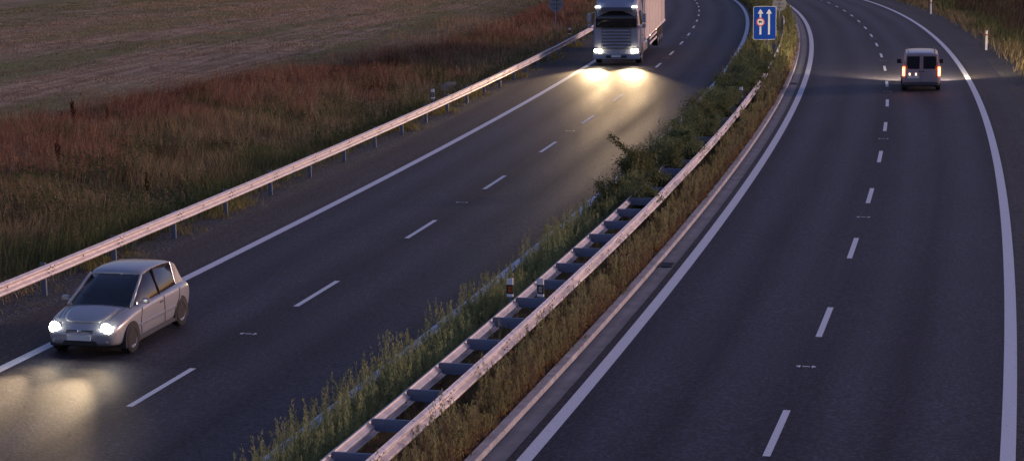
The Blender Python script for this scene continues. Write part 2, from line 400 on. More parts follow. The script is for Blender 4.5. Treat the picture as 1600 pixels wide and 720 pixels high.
def guardrail(name, s0, s1, d, side, label, zc=.60):
    """one run of 4 m panels on posts; panels, posts and brackets are parts"""
    t = empty(name, W(s0, d, 0)); base = Vector(t.location); tag(t, label, 'guardrail')
    n_ = int((s1-s0)/4); pb = pp = pk = None
    for k in range(n_):
        a = s0+4*k; p0, p1 = W(a, d), W(a+4, d); dr = p1-p0
        rz = math.atan2(-dr.x, dr.y); rx = math.atan2(dr.z, math.hypot(dr.x, dr.y))
        if pb is None:
            pb = beam_mesh(side).build('beam', M['zinc'], t, True); pb.data.polygons.foreach_set('use_smooth', [False]*len(pb.data.polygons))
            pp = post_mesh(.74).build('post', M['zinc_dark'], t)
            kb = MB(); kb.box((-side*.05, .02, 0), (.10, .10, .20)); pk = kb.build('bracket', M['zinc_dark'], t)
            o, q, r = pb, pp, pk
        else:
            o, q, r = pb.copy(), pp.copy(), pk.copy()
            for x in (o, q, r): C.objects.link(x)
        o.rotation_euler = (rx, random.uniform(-.012, .012), rz); o.location = p0-base+Vector((0, 0, zc+random.uniform(-.004, .004)))
        e = W(a+.14, d-side*.15)-base
        q.location = e+Vector((0, 0, random.uniform(-.01, .03))); q.rotation_euler = (0, 0, rz)
        r.location = W(a+.14, d)-base+Vector((0, 0, zc)); r.rotation_euler = (0, 0, rz)
    return t
guardrail('guardrail', 20.0-.2, 172, -17.98, 1, 'long pale steel guardrail on posts beside the dry grass bank')

# double sided median barrier
def median_barrier():
    t = empty('median_barrier', W(18, -5.93)); base = Vector(t.location)
    tag(t, 'ladder-like double steel guardrail running through the weedy central strip', 'guardrail')
    proto = {}
    def put(name, make, loc, rot, mat):
        if name not in proto: o = make().build(name.split('|')[0], mat, t); proto[name] = o
        else: o = proto[name].copy(); C.objects.link(o)
        o.location = loc; o.rotation_euler = rot
    def spacer():
        mb = MB(); w = .74/2
        mb.prism([(-w, .03), (-w+.08, -.06), (w-.08, -.06), (w, .03), (w, .135), (-w, .135)], 'Y', -.003, .003)
        mb.box((0, .018, .139), (2*w, .042, .006)); mb.box((0, .018, -.063), (2*w-.18, .04, .006))
        return mb
    def post():
        mb = MB(); mb.box((0, 0, .1), (.12, .006, .95)); mb.box((-.06, .03, .1), (.006, .06, .95)); mb.box((.06, .03, .1), (.006, .06, .95)); return mb
    for k in range(39):
        a = 18+4*k
        for nm, d, sd in (('beam|r', -5.62, 1), ('beam|l', -6.24, -1)):
            if a > 106 and sd > 0 and False: continue
            p0, p1 = W(a, d), W(a+4, d); dr = p1-p0; rz = math.atan2(-dr.x, dr.y); rx = math.atan2(dr.z, math.hypot(dr.x, dr.y))
            put(nm, (lambda sd=sd: beam_mesh(sd)), p0-base+Vector((0, 0, .60+random.uniform(-.004, .004))), (rx, random.uniform(-.01, .01), rz), M['zinc'])
        for q in (0, 2):
            s = a+q; rz = -th(s); c = W(s, -5.93)-base
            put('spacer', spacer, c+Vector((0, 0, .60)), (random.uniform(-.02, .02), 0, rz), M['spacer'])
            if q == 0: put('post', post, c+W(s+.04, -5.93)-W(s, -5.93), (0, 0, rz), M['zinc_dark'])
    return t
median_barrier()

# ------------------------------------------------------------------ delineators
def delineator(s, d, label, refl, mount=.42, top=1.16, rz=None, strap=True):
    t = empty('delineator', W(s, d, 0), -th(s)); tag(t, label, 'marker post', 'reflector posts along the guardrails')
    w, dp = .15, .045
    def bx(z0, z1, g=0.):
        mb = MB(); hw, hd = w/2+g, dp/2+g
        ring = lambda z, q=1.: [(-hw*q, 0, z), (-hw*.75*q, -hd, z), (hw*.75*q, -hd, z), (hw*q, 0, z), (hw*.75*q, hd, z), (-hw*.75*q, hd, z)]
        mb.loft([ring(z0), ring(z1)]); return mb
    bx(top-.36, top-.16, .004).build('band', M['black'], t)
    mb = MB(); hw, hd = w/2, dp/2
    rr = lambda z, dz=0.: [(-hw, 0, z-dz), (-hw*.75, -hd, z-dz), (hw*.75, -hd, z+dz), (hw, 0, z+dz), (hw*.75, hd, z+dz), (-hw*.75, hd, z-dz)]
    mb.loft([rr(top-.42), rr(top-.03, .012)]); mb.build('head', M['white'], t)
    r = MB()
    for y in (-1, 1):
        r.box((-.0, y*(hd+.006), top-.225), (.075, .006, .055), .0); r.box((-.0, y*(hd+.006), top-.295), (.075, .006, .055))
    r.build('reflector', refl, t)
    if strap:
        p = MB(); p.box((0, .0, (top-.42+mount-.15)/2), (.05, .03, top-.42-mount+.15)); p.build('bracket', M['zinc_dark'], t)
delineator(42.1, -6.44, 'white delineator with black band and orange reflector on left rail', M['orange_refl'])
delineator(42.2, -5.80, 'white delineator with black band and pale reflector between the rails', M['clear_refl'])
delineator(84.0, -5.85, 'white-topped delineator half hidden by the central bushes', M['clear_refl'])
delineator(82.0, -18.30, 'white-topped delineator behind guardrail beside concrete headwall', M['clear_refl'], top=1.2)
delineator(123.6, -18.35, 'distant delineator with reddish cap behind guardrail near round sign', M['red_band'], top=1.2)
def post_delineator(s, d, label):
    t = empty('delineator', W(s, d, -.05), -th(s)); tag(t, label, 'marker post', 'full height reflector posts on the right verge')
    def seg(z0, z1, g, nm, mt, tilt=0.):
        mb = MB(); hw = .065+g; hd = .05+g
        R = lambda z, dz: [(-hw, hd, z-dz), (0, -hd, z), (hw, hd, z+dz)]
        mb.loft([R(z0, 0), R(z1, tilt)]); return mb.build(nm, mt, t, bev=.008 if g == 0 else 0)
    seg(0, 1.14, 0, 'shaft', M['white'], .015); seg(.87, .95, .004, 'band', M['red_band'])
    r = MB(); r.box((0, -.057, .84), (.045, .008, .06)); r.build('reflector', M['clear_refl'], t)
post_delineator(120.5, 6.05, 'nearer slim white post with red band on gravel right verge')
post_delineator(163, 6.2, 'farther slim white post at top edge above the right verge')

# ------------------------------------------------------------------ signs
def disc(r, n=36): return [(r*math.cos(2*PI*i/n), r*math.sin(2*PI*i/n)) for i in range(n)]
def rrect(w, h, r, n=5):
    out = []
    for cx, cz, a0 in ((w/2-r, h/2-r, 0), (-w/2+r, h/2-r, PI/2), (-w/2+r, -h/2+r, PI), (w/2-r, -h/2+r, 1.5*PI)):
        out += [(cx+r*math.cos(a0+PI/2*i/n), cz+r*math.sin(a0+PI/2*i/n)) for i in range(n+1)]
    return out
def seg_digit(mb, ch, x, z, w, h, t, y0, y1):
    segs = {'5': 'afgcd', '0': 'abcdef', '7': 'abc'}[ch]
    g = {'a': (0, h/2, w, t), 'd': (0, -h/2, w, t), 'g': (0, 0, w, t), 'f': (-w/2, h/4, t, h/2+t), 'b': (w/2, h/4, t, h/2+t), 'e': (-w/2, -h/4, t, h/2+t), 'c': (w/2, -h/4, t, h/2+t)}
    for q in segs:
        cx, cz, sw, sh = g[q]; mb.box((x+cx, (y0+y1)/2, z+cz), (sw, abs(y1-y0), sh))
def lane_sign():
    s, d = 112.3, -6.33
    t = empty('lane_sign', W(s, d, 0), -th(s)+math.radians(2)); tag(t, 'blue rectangular sign with two white arrows and a red ringed disc in the central strip', 'traffic sign')
    zc = 2.04; w, h = 1.23, 1.80
    mb = MB(); mb.cyl((0, .05, 0), (0, .05, zc+h/2-.1), .028, n=10); mb.build('pole', M['sign_back'], t, True)
    mb = MB(); mb.prism([(x, z+zc) for x, z in rrect(w, h, .09)], 'Y', -.006, .012); p = mb.build('border', M['sign_white'], t)
    mb = MB(); mb.prism([(x, z+zc) for x, z in rrect(w-.045, h-.045, .075)], 'Y', -.010, -.0065); mb.build('panel', M['blue'], t)
    mb = MB()
    for x, full in ((-.23, False), (.23, True)):
        mb.prism([(x-.155, zc+.50), (x+.155, zc+.50), (x+.03, zc+.72), (x, zc+.75), (x-.03, zc+.72)], 'Y', -.015, -.0105)
        z0 = zc-.62
        if full: mb.box((x, -.0128, (z0+zc+.50)/2), (.10, .0045, zc+.50-z0))
        else:
            mb.box((x, -.0128, (zc+.27+zc+.50)/2), (.10, .0045, .23)); mb.box((x, -.0128, (z0+zc-.16)/2), (.10, .0045, zc-.16-z0))
    mb.build('arrow', M['sign_white'], t)
    mb = MB(); mb.prism([(x-.23, z+zc+.055) for x, z in disc(.235)], 'Y', -.016, -.0105); ring = mb.build('red_ring', M['sign_red'], t)
    mb = MB(); mb.prism([(x-.23, z+zc+.055) for x, z in disc(.175)], 'Y', -.020, -.0165); mb.build('disc_face', M['sign_white'], ring)
    # small dark lorry-like mark inside the disc
    mb = MB(); mb.box((-.255, -.022, zc+.075), (.13, .003, .09)); mb.box((-.155, -.022, zc+.06), (.05, .003, .06)); mb.prism([(x-.29, z+zc+.015) for x, z in disc(.02, 10)], 'Y', -.0235, -.0205); mb.prism([(x-.17, z+zc+.015) for x, z in disc(.02, 10)], 'Y', -.0235, -.0205)
    mb.build('symbol', M['black'], ring)
lane_sign()
def round_back(s, d, zc, r, label, foot=0.):
    t = empty('round_sign', W(s, d, foot), -th(s)); tag(t, label, 'traffic sign', 'round signs seen from behind')
    mb = MB(); mb.cyl((0, -.045, 0), (0, -.045, zc+r*.9), .030, n=10); mb.build('pole', M['sign_back'], t, True)
    mb = MB(); mb.prism([(x, z+zc) for x, z in disc(r)], 'Y', 0, .012); mb.build('plate', M['sign_back'], t)
    mb = MB()
    for z, ww in ((r*.52, r*.8), (0, r*1.45), (-r*.52, r*.8)): mb.box((0, -.012, zc+z), (ww, .02, .035))
    mb.build('rail', M['darkgrey'], t)
    mb = MB(); mb.prism([(x, z+zc) for x, z in disc(r*.98)], 'Y', .0125, .014); mb.build('sign_face', M['sign_white'], t)
round_back(140, -5.87, 1.8, .47, 'back of a round sign behind the blue sign in the central strip')
round_back(118.5, -18.55, 2.82, .44, 'back of a round sign on tall thin pole behind the left guardrail')

# concrete culvert headwall behind the left guardrail
t = empty('headwall', W(94.5, -19.9, -.22), -th(94.5)); tag(t, 'grey concrete drainage headwall showing among grass behind guardrail', 'headwall')
mb = MB(); mb.box((0, 0, .0), (.35, 1.5, .70), .03); mb.build('wall', M['concrete'], t)
mb = MB(); mb.prism([(-.75, .5), (.75, .5), (1.6, -.1), (-1.6, -.1)], 'X', -.6, -.2); mb.build('apron', M['concrete'], t)
# pale stone on the right verge
mb = MB(); mb.lathe([(-.05, .0), (-.05, .14), (.03, .17), (.09, .12), (.11, .0)], (0, 0, 0), 'Z', 9)
o = mb.build('stone', M['kerb'], None, True); o.location = W(99, 6.75, .02); o.scale = (1.5, .8, 1); tag(o, 'pale flat stone lying at right edge of the gravel verge', 'stone')

# ------------------------------------------------------------------ wheels shared by the vehicles
def wheel(parent, x, y, r, w, side, rim_r=.62, truck=False):
    tw = MB(); tw.lathe([(-w/2, r*rim_r), (-w/2, r*.93), (-w/2+.02, r*.985), (-w*.2, r), (w*.2, r), (w/2-.02, r*.985), (w/2, r*.93), (w/2, r*rim_r)], (0, 0, 0), 'X', 30)
    t = empty('wheel', (x, y, r)); t.parent = parent
    tw.build('tyre', M['rubber'], t, True)
    rm = MB(); rm.lathe([(side*w*.48, r*rim_r), (side*w*.40, r*rim_r*.93), (side*w*.25, r*rim_r*.85), (side*w*.22, r*.2), (side*w*.36, r*.16), (side*w*.38, .001)], (0, 0, 0), 'X', 30)
    for k in range(5 if not truck else 10):
        a = 2*PI*k/(5 if not truck else 10)
        if truck: rm.cyl((side*w*.24, math.cos(a)*r*.38, math.sin(a)*r*.38), (side*w*.34, math.cos(a)*r*.38, math.sin(a)*r*.38), .018, n=6)
        else:
            R_ = Matrix.Rotation(a, 3, 'X'); rm.box(R_ @ Vector((side*w*.34, 0, r*.36)), (.03, .065, r*.52), .008, R_)
    rm.build('rim', M['chrome'], t, True)
    return t

def spot(parent, name, loc, aim, energy, col, size, blend=.6, rad=.06):
    l_ = bpy.data.lights.new(name, 'SPOT'); l_.energy = energy; l_.color = col; l_.spot_size = math.radians(size); l_.spot_blend = blend; l_.shadow_soft_size = rad
    o = bpy.data.objects.new(name, l_); C.objects.link(o); o.parent = parent; o.location = loc
    o.rotation_euler = (Vector(aim)-Vector(loc)).to_track_quat('-Z', 'Y').to_euler(); return o

# section helper: symmetric ring from half profile (x,z) bottom to top
def sym(y, half): return [(x, y, z) for x, z in half]+[(-x, y, z) for x, z in reversed(half)]

# ------------------------------------------------------------------ silver hatchback, front towards the viewer.  local +y = forward
def arch_dark(parent, x, y, r, side):
    mb = MB(); n_ = 18; pts = [(y+r*1.13*math.cos(PI*i/n_), r+r*1.13*math.sin(PI*i/n_)) for i in range(n_+1)]
    pts = [(y+r*1.13, .17)]+pts+[(y-r*1.13, .17)]
    mb.prism(pts, 'X', x-side*.28, x+side*.004); return mb.build('wheel_arch', M['black'], parent)
def hatchback():
    s = 38.0+2.0; t = empty('hatchback', W(40.0, -14.42, 0), -th(40.)+PI)
    tag(t, 'silver hatchback with glowing headlights driving towards the viewer along the left edge line', 'car')
    # local: y from -2.0 (rear) to 2.0 (front); width 1.68
    Bd = MB()
    S_ = [  # y, bottom z, sill half-width, belt half-width, belt z, top half-width, top z(centre)
        (-2.00, .42, .62, .66, .70, .55, .86), (-1.93, .30, .74, .78, .78, .66, .93), (-1.70, .22, .80, .83, .84, .72, .96), (-1.2, .20, .82, .845, .86, .74, .95),
        (-.6, .20, .82, .845, .86, .74, .93), (0, .20, .82, .845, .86, .74, .92), (.55, .20, .82, .845, .85, .74, .92), (.95, .20, .82, .84, .83, .70, .93), (1.35, .20, .81, .83, .78, .62, .86), (1.70, .22, .77, .79, .70, .54, .77), (1.90, .25, .68, .70, .62, .46, .68), (2.0, .34, .55, .58, .52, .38, .57)]
    rings = []
    for (y, bz, sw, bw, bz2, tw, tz) in S_:
        rings.append(sym(y, [(sw*.5, bz), (sw*.93, bz+.01), (sw, bz+.09), ((sw+bw)/2+.012, (bz+bz2)/2), (bw, bz2-.07), (bw-.02, bz2), (tw, tz-.03), (tw*.5, tz)]))
    Bd.loft(rings); body = Bd.build('body', M['silver'], t, True, sub=2)
    # greenhouse (glass volume) and roof
    G = MB(); gr = []
    for (y, hw, z0, z1, tw) in ((-1.86, .66, .86, .92, .62), (-1.62, .71, .88, 1.24, .58), (-1.30, .73, .88, 1.40, .57), (-.4, .74, .86, 1.45, .57), (.10, .74, .86, 1.40, .56), (.55, .73, .86, 1.18, .60), (.98, .69, .84, .92, .64)):
        gr.append(sym(y, [(hw*.6, z0-.05), (hw, z0-.05), (hw, z0), (tw, z1-.02), (tw*.6, z1)]))
    G.loft(gr); G.build('window', M['glass'], t, True)
    Rf = MB(); rr = []
    for (y, z, hw) in ((-1.60, 1.31, .55), (-1.40, 1.415, .585), (-.9, 1.475, .60), (-.3, 1.485, .60), (.0, 1.455, .59), (.14, 1.41, .57)):
        rr.append(sym(y, [(hw*.5, z-.035), (hw, z-.06), (hw+.012, z-.03), (hw*.8, z+.005), (hw*.4, z+.02)]))
    Rf.loft(rr); Rf.build('roof', M['silver'], t, True, sub=1)
    for sd in (-1, 1):
        P = MB(); P.cyl((sd*.565, .12, 1.40), (sd*.70, .98, .90), .030, .034, 8); P.build('windscreen_pillar', M['silver'], t, True)
        P = MB(); P.slab([(sd*.735, -1.28, .86), (sd*.72, -1.72, .86), (sd*.592, -1.56, 1.30), (sd*.585, -1.30, 1.41)][::sd], .022); P.build('rear_pillar', M['silver'], t, False, bev=.01)
        P = MB(); P.cyl((sd*.585, -.35, 1.44), (sd*.735, -.38, .88), .022, .026, 8); P.build('door_pillar', M['black'], t, True)
    Bn = MB(); Bn.loft([sym(y, [(hw*.5, z-.012), (hw, z-.03), (hw*.8, z-.003), (hw*.4, z+.006)]) for y, hw, z in ((.99, .66, .935), (1.3, .60, .885), (1.62, .53, .815), (1.84, .46, .735))]); Bn.build('bonnet', M['silver'], t, True, sub=1)
    for sd in (-1, 1):
        h = MB(); h.loft([[(sd*(.56+.13*math.cos(a)-(.03 if k == 0 else 0)), yy+.10*(-abs(math.cos(a))*.3)-.16*max(0, math.cos(a)), .63+.085*math.sin(a)) for a in [2*PI*i/14 for i in range(14)]] for k, yy in enumerate((1.78, 1.94))]); hl = h.build('headlight', M['chrome'], t, True)
        e = MB(); e.lathe([(0, .0), (.006, .06), (0, .105), (-.03, .12)], (sd*.565, 1.945, .63), 'Y', 20); e.build('lamp', M['head'], hl, True)
        spot(hl, 'main_beam', (sd*.565, 2.0, .64), (sd*.565+sd*.5, 15, .32), 1150, (1., .72, .42), 46, 1.); spot(hl, 'spill_beam', (sd*.565, 2.0, .64), (sd*.565, 7, .0), 60, (1., .74, .42), 80, 1.)
        f = MB(); f.lathe([(0, 0), (.0, .05), (-.02, .06)], (sd*.55, 1.955, .36), 'Y', 14); f.build('fog_lamp', M['chrome'], t, True)
        mi = MB(); mi.box((sd*.90, .68, .97), (.17, .09, .12), .03); mi.cyl((sd*.74, .70, .93), (sd*.84, .69, .95), .02, n=6); mi.build('mirror', M['silver'], t)
        dh = MB(); dh.box((sd*.855, -.22, .76), (.02, .16, .03), .006); dh.build('door_handle', M['darkgrey'], t)
        sm = MB(); sm.box((sd*.842, -.05, .50), (.022, 1.9, .05), .006); sm.build('side_moulding', M['chrome'], t)
        for y in (1.25, -1.28):
            arch_dark(t, sd*.835, y, .31, sd); wheel(t, sd*.755, y, .31, .19, sd)
    for sd in (-1, 1):
        for pts in ([(.835, .80, .30), (.845, .82, .60), (.838, .72, .84)], [(.838, -.38, .28), (.852, -.38, .55), (.842, -.38, .86)], [(.838, -1.02, .50), (.848, -1.18, .66), (.836, -1.24, .86)]):
            sm = MB()
            for a, b in zip(pts[:-1], pts[1:]): sm.cyl((sd*a[0], a[1], a[2]), (sd*b[0], b[1], b[2]), .007, n=5)
            sm.build('door_seam', M['black'], t)
        sl_ = MB(); sl_.box((sd*.80, -.02, .215), (.07, 2.0, .09), .02); sl_.build('sill', M['darkgrey'], t)
        bs = MB(); pp_ = [(.66, .99, .925), (.62, 1.35, .865), (.555, 1.72, .77)]
        for a, b in zip(pp_[:-1], pp_[1:]): bs.cyl((sd*a[0], a[1], a[2]), (sd*b[0], b[1], b[2]), .006, n=5)
        bs.build('bonnet_seam', M['black'], t)
    an = MB(); an.cyl((0, -1.3, 1.43), (0, -1.62, 1.66), .007, .004, 5); an.build('aerial', M['black'], t)
    eb = MB(); eb.lathe([(0, 0), (.0, .05), (-.02, .055)], (0, 1.985, .56), 'Y', 16); eb.build('badge', M['chrome'], t, True)
    cr = MB(); cr.box((0, 1.985, .575), (.58, .012, .012)); cr.box((0, 1.985, .53), (.58, .012, .010)); cr.build('grille_bar', M['chrome'], t)
    gl = MB(); gl.box((0, 1.955, .55), (.62, .05, .10), .015)
    gl.build('grille', M['black'], t)
    li = MB(); li.box((0, 1.975, .33), (.72, .06, .11), .02); li.build('air_intake', M['black'], t)
    pl = MB(); pl.box((0, 2.012, .45), (.52, .012, .11), .003); pl.build('number_plate', M['plate'], t)
    for x0 in (-.55, .05): wp = MB(); wp.cyl((x0, 1.01, .93), (x0+.48, .72, 1.09), .008, n=5); wp.build('wiper', M['black'], t)
    return t
hatchback()

# ------------------------------------------------------------------ small passenger van seen from behind
def small_van():
    L = 4.1; s0 = 94.6
    t = empty('passenger_van', W(s0+L/2, 1.50, 0), -th(s0+L/2)); tag(t, 'small boxy passenger van with lit tail lights in the right lane', 'van')
    Bd = MB(); rings = []
    for (y, bz, hw, zt, tw) in ((-2.05, .36, .78, 1.02, .72), (-2.0, .27, .83, 1.05, .80), (-1.5, .24, .86, 1.06, .82), (0, .22, .86, 1.06, .82), (.9, .22, .86, 1.05, .80), (1.4, .24, .84, .98, .70), (1.85, .27, .76, .84, .58), (2.05, .36, .60, .66, .44)):
        rings.append(sym(y, [(hw*.5, bz), (hw*.94, bz+.01), (hw, bz+.1), (hw+.012, (bz+zt)/2), (hw, zt-.12), (tw, zt-.02), (tw*.5, zt)]))
    Bd.loft(rings); Bd.build('body', M['vanpaint'], t, True, sub=2)
    G = MB(); gr = []
    for (y, hw, z0, z1, tw) in ((-2.015, .755, .98, 1.04, .75), (-1.965, .765, 1.0, 1.60, .67), (-1.80, .775, 1.0, 1.70, .66), (0, .775, 1.0, 1.73, .66), (.55, .765, 1.0, 1.62, .66), (1.30, .70, .95, 1.06, .66)):
        gr.append(sym(y, [(hw*.6, z0-.06), (hw, z0-.06), (hw, z0), (tw, z1-.02), (tw*.6, z1)]))
    G.loft(gr); G.build('window', M['glass'], t, True)
    Rf = MB(); Rf.loft([sym(y, [(hw*.5, z-.05), (hw, z-.10), (hw+.02, z-.06), (hw*.93, z-.015), (hw*.45, z+.015)]) for y, z, hw in ((-2.02, 1.69, .66), (-1.98, 1.745, .685), (-1.2, 1.785, .70), (-.2, 1.79, .70), (.35, 1.755, .69), (.62, 1.68, .67))])
    Rf.build('roof', M['vanpaint'], t, True, sub=1)
    P = MB()
    for sd in (-1, 1):
        P = MB(); P.slab([(sd*.815, -2.03, 1.0), (sd*.815, -1.82, 1.0), (sd*.705, -1.80, 1.70), (sd*.695, -1.985, 1.68)][::sd], .03)
        P.box((sd*.685, -2.0, 1.33), (.09, .05, .68), .012, Matrix.Rotation(-sd*.15, 3, 'Y')); P.build('rear_pillar', M['vanpaint'], t)
        P = MB(); P.cyl((sd*.68, .55, 1.66), (sd*.72, 1.3, 1.02), .032, n=8); P.build('windscreen_pillar', M['vanpaint'], t)
        P = MB(); P.cyl((sd*.69, -.6, 1.72), (sd*.79, -.6, 1.0), .045, n=8); P.build('door_pillar', M['vanpaint'], t)
    for sd, lab in ((-1, None), (1, None)):
        d_ = MB(); d_.box((sd*.375, -2.055, .70), (.735, .05, .66), .02); d_.box((sd*.04, -2.04, 1.33), (.075, .05, .70), .012, Matrix.Rotation(0, 3, 'Y')); d_.box((sd*.375, -2.04, 1.64), (.62, .05, .08), .012)
        dr = d_.build('rear_door', M['vanpaint'], t)
        w_ = MB(); w_.box((sd*.36, -2.045, 1.32), (.56, .03, .54), .03); w_.build('rear_window', M['glass'], dr)
        hh = MB(); hh.box((sd*.08, -2.09, .92), (.08, .03, .05), .01); hh.build('handle', M['black'], dr)
        tl = MB(); tl.box((sd*.785, -2.06, .93), (.13, .09, .44), .03); tt = tl.build('tail_light', M['tail'], t)
        tc_ = MB(); tc_.box((sd*.785, -2.108, .92), (.055, .012, .34), .01); tc_.build('bulb', M['tailc'], tt)
        for y in (1.3, -1.35): arch_dark(t, sd*.853, y, .31, sd); wheel(t, sd*.77, y, .31, .19, sd)
        mi = MB(); mi.box((sd*.97, .80, 1.12), (.20, .10, .20), .03); mi.cyl((sd*.78, .8, 1.02), (sd*.9, .8, 1.06), .02, n=6); mi.build('mirror', M['black'], t)
        hl = MB(); hl.box((sd*.55, 1.98, .68), (.26, .12, .16), .04); h_ = hl.build('headlight', M['head'], t)
        spot(h_, 'main_beam', (sd*.55, 2.12, .68), (sd*.55, 14, .2), 2600, (1., .82, .55), 40, 1.); spot(h_, 'spill_beam', (sd*.55, 2.12, .68), (sd*.55+sd*4.2, 14, .1), 5000, (1., .80, .52), 66, 1.)
        tb = MB(); tb.cyl((sd*.60, -2.0, 1.79), (sd*.60, .2, 1.82), .016, n=8); tb.build('roof_rail', M['darkgrey'], t)
    bp = MB(); bp.box((0, -2.10, .36), (1.60, .16, .20), .05); bp.build('bumper', M['darkgrey'], t)
    npl = MB(); npl.box((-.36, -2.088, .66), (.50, .012, .11), .003); pl = npl.build('number_plate', M['plate'], t)
    for x in (-.52, -.24):
        q = MB(); q.box((x, -2.10, .80), (.06, .03, .10), .008); q.build('plate_lamp', M['plamp'], pl)
    return t
small_van()

# ------------------------------------------------------------------ articulated lorry, front towards the viewer
def lorry():
    s0 = 109.0; t = empty('lorry', W(s0, -14.05, 0), -th(s0)+PI); tag(t, 'big grey-blue lorry with bright headlights and roof lamps facing the viewer', 'lorry')
    # local +y forward, front face at y=0, cab back at y=-2.2
    hw = 1.25
    Cb = MB(); rings = []
    for (y, z0, z1, w0, w1) in ((-2.25, .95, 3.72, 1.22, 1.14), (-1.6, .60, 3.80, 1.24, 1.16), (-.7, .50, 3.62, 1.25, 1.15), (-.30, .45, 3.32, 1.24, 1.12), (-.10, .42, 3.05, 1.20, 1.06), (-.02, .42, 2.98, 1.10, .98)):
        rings.append([(w0*.9, y, z0), (w0, y, z0+.15), (w0, y, 2.1), (w1+.02, y, 2.95 if z1 > 3 else 2.85), (w1-.05, y, z1-.12), (w1-.2, y, z1), (-w1+.2, y, z1), (-w1+.05, y, z1-.12), (-w1-.02, y, 2.95 if z1 > 3 else 2.85), (-w0, y, 2.1), (-w0, y, z0+.15), (-w0*.9, y, z0)])
    Cb.loft(rings); Cb.build('cab', M['cab'], t, bev=.04)
    ws = MB(); ws.loft([[(x, .035+.05*(1-(x/1.1)**2)-(z-2.1)*.13, z) for z in (2.08, 2.92)]+[(x, .0+.05*(1-(x/1.1)**2)-(z-2.1)*.13, z) for z in (2.92, 2.08)] for x in (-1.10, -1.0, -.7, -.35, 0, .35, .7, 1.0, 1.10)])
    ws.build('windscreen', M['glass'], t, True)
    for sd in (-1, 1):
        w_ = MB(); w_.slab([(sd*1.238, -.32, 2.12), (sd*1.238, -1.35, 2.12), (sd*1.175, -1.30, 2.86), (sd*1.175, -.45, 2.86)][::-sd], .018); dr = MB(); dr.slab([(sd*1.243, -.25, .95), (sd*1.243, -1.45, .95), (sd*1.243, -1.45, 2.08), (sd*1.243, -.25, 2.08)][::-sd], .016)
        d_ = dr.build('door', M['cab'], t); w_.build('window', M['glass'], d_); hd = MB(); hd.box((sd*1.275, -1.32, 1.5), (.03, .16, .05), .01); hd.build('handle', M['black'], d_)
        m_ = MB(); m_.box((sd*1.47, -.18, 2.50), (.22, .14, .50), .04); m_.box((sd*1.46, -.18, 2.08), (.20, .12, .22), .03); m_.cyl((sd*1.15, -.2, 2.80), (sd*1.4, -.18, 2.76), .025, n=6); m_.cyl((sd*1.2, -.2, 1.98), (sd*1.4, -.18, 2.0), .025, n=6); m_.build('mirror', M['cab'], t)
        h_ = MB(); h_.box((sd*.99, .04, .78), (.40, .14, .24), .05); hh = h_.build('headlight', M['chrome'], t)
        e_ = MB(); e_.lathe([(0, 0), (.012, .06), (.0, .11), (-.03, .12)], (sd*.90, .125, .78), 'Y', 18); e_.lathe([(0, 0), (.010, .05), (.0, .09), (-.03, .10)], (sd*1.09, .12, .79), 'Y', 18); e_.build('lamp', M['headt'], hh)
        spot(hh, 'main_beam', (sd*.98, .22, .80), (sd*.98, 18, .30), 4600, (1., .68, .36), 40, 1.); spot(hh, 'spill_beam', (sd*.98, .22, .80), (sd*.98, 9, 0), 60, (1., .70, .36), 90, 1.)
        rl = MB(); rl.box((sd*.98, -.02, 3.10), (.30, .10, .10), .03); rl.build('roof_lamp', M['toplamp'], t)
        st = MB(); st.box((sd*1.16, -.32, .42), (.16, .55, .10), .02); st.box((sd*1.18, -.32, .80), (.14, .5, .08), .02); st.build('step', M['grey'], t)
        wheel(t, sd*1.07, -1.35, .50, .32, sd, .55, True)
        fa = MB(); fa.prism([(-1.35+.58*math.cos(PI*i/14), .5+.60*math.sin(PI*i/14)) for i in range(15)], 'X', sd*.85, sd*1.262); fa.build('wheel_arch', M['darkgrey'], t)
        sf = MB(); sf.box((sd*1.17, -3.2, 2.3), (.04, 1.3, 2.8), .01); sf.build('side_deflector', M['cab'], t)
        ft = MB(); ft.box((sd*1.0, -3.6, .75), (.50, 1.5, .60), .10); ft.build('fuel_tank', M['chrome'], t)
    vs = MB(); vs.prism([(-.02, 3.02), (.30, 2.90), (.32, 2.93), (-.02, 3.08)], 'X', -1.08, 1.08); vs.build('sun_visor', M['darkgrey'], t)
    gr = MB(); gr.box((0, .01, 1.42), (1.60, .05, 1.10), .03); g = gr.build('grille', M['grey'], t)
    sl = MB()
    for k in range(6): sl.box((0, .055, 1.0+k*.17), (1.52, .06, .075), .02)
    sl.build('slats', M['cab'], g)
    tp = MB(); tp.box((0, .03, 2.03), (2.2, .06, .08), .02); tp.build('windscreen_sill', M['black'], t)
    for x in (-.8, 0, .7): wp = MB(); wp.cyl((x, .10, 2.10), (x+.45, .06, 2.42), .012, n=5); wp.build('wiper', M['black'], t)
    bm = MB(); bm.loft([[(x, .02, .32), (x, .16-.12*(abs(x)/1.25)**4, .36), (x, .17-.12*(abs(x)/1.25)**4, .62), (x, .02, .66)] for x in (-1.25, -1.15, -.9, -.4, 0, .4, .9, 1.15, 1.25)]); bm.build('bumper', M['cab'], t)
    lo = MB(); lo.box((0, .17, .48), (1.1, .03, .14), .02); lo.build('air_intake', M['black'], t)
    pl = MB(); pl.box((0, .195, .50), (.52, .012, .11)); pl.build('number_plate', M['plate'], t)
    de = MB(); de.loft([[(-1.05, y, 3.6), (-1.0, y, z), (1.0, y, z), (1.05, y, 3.6)] for y, z in ((-.75, 3.66), (-1.4, 3.85), (-2.2, 3.98))]); de.build('roof_deflector', M['cab'], t)
    ch = MB(); ch.box((0, -4.0, .82), (.9, 6.5, .22), .02); ch.build('chassis', M['darkgrey'], t)
    # trailer, slightly swung to follow the bend
    tr = empty('trailer', (0, -3.2, 0), 0); tr.parent = t
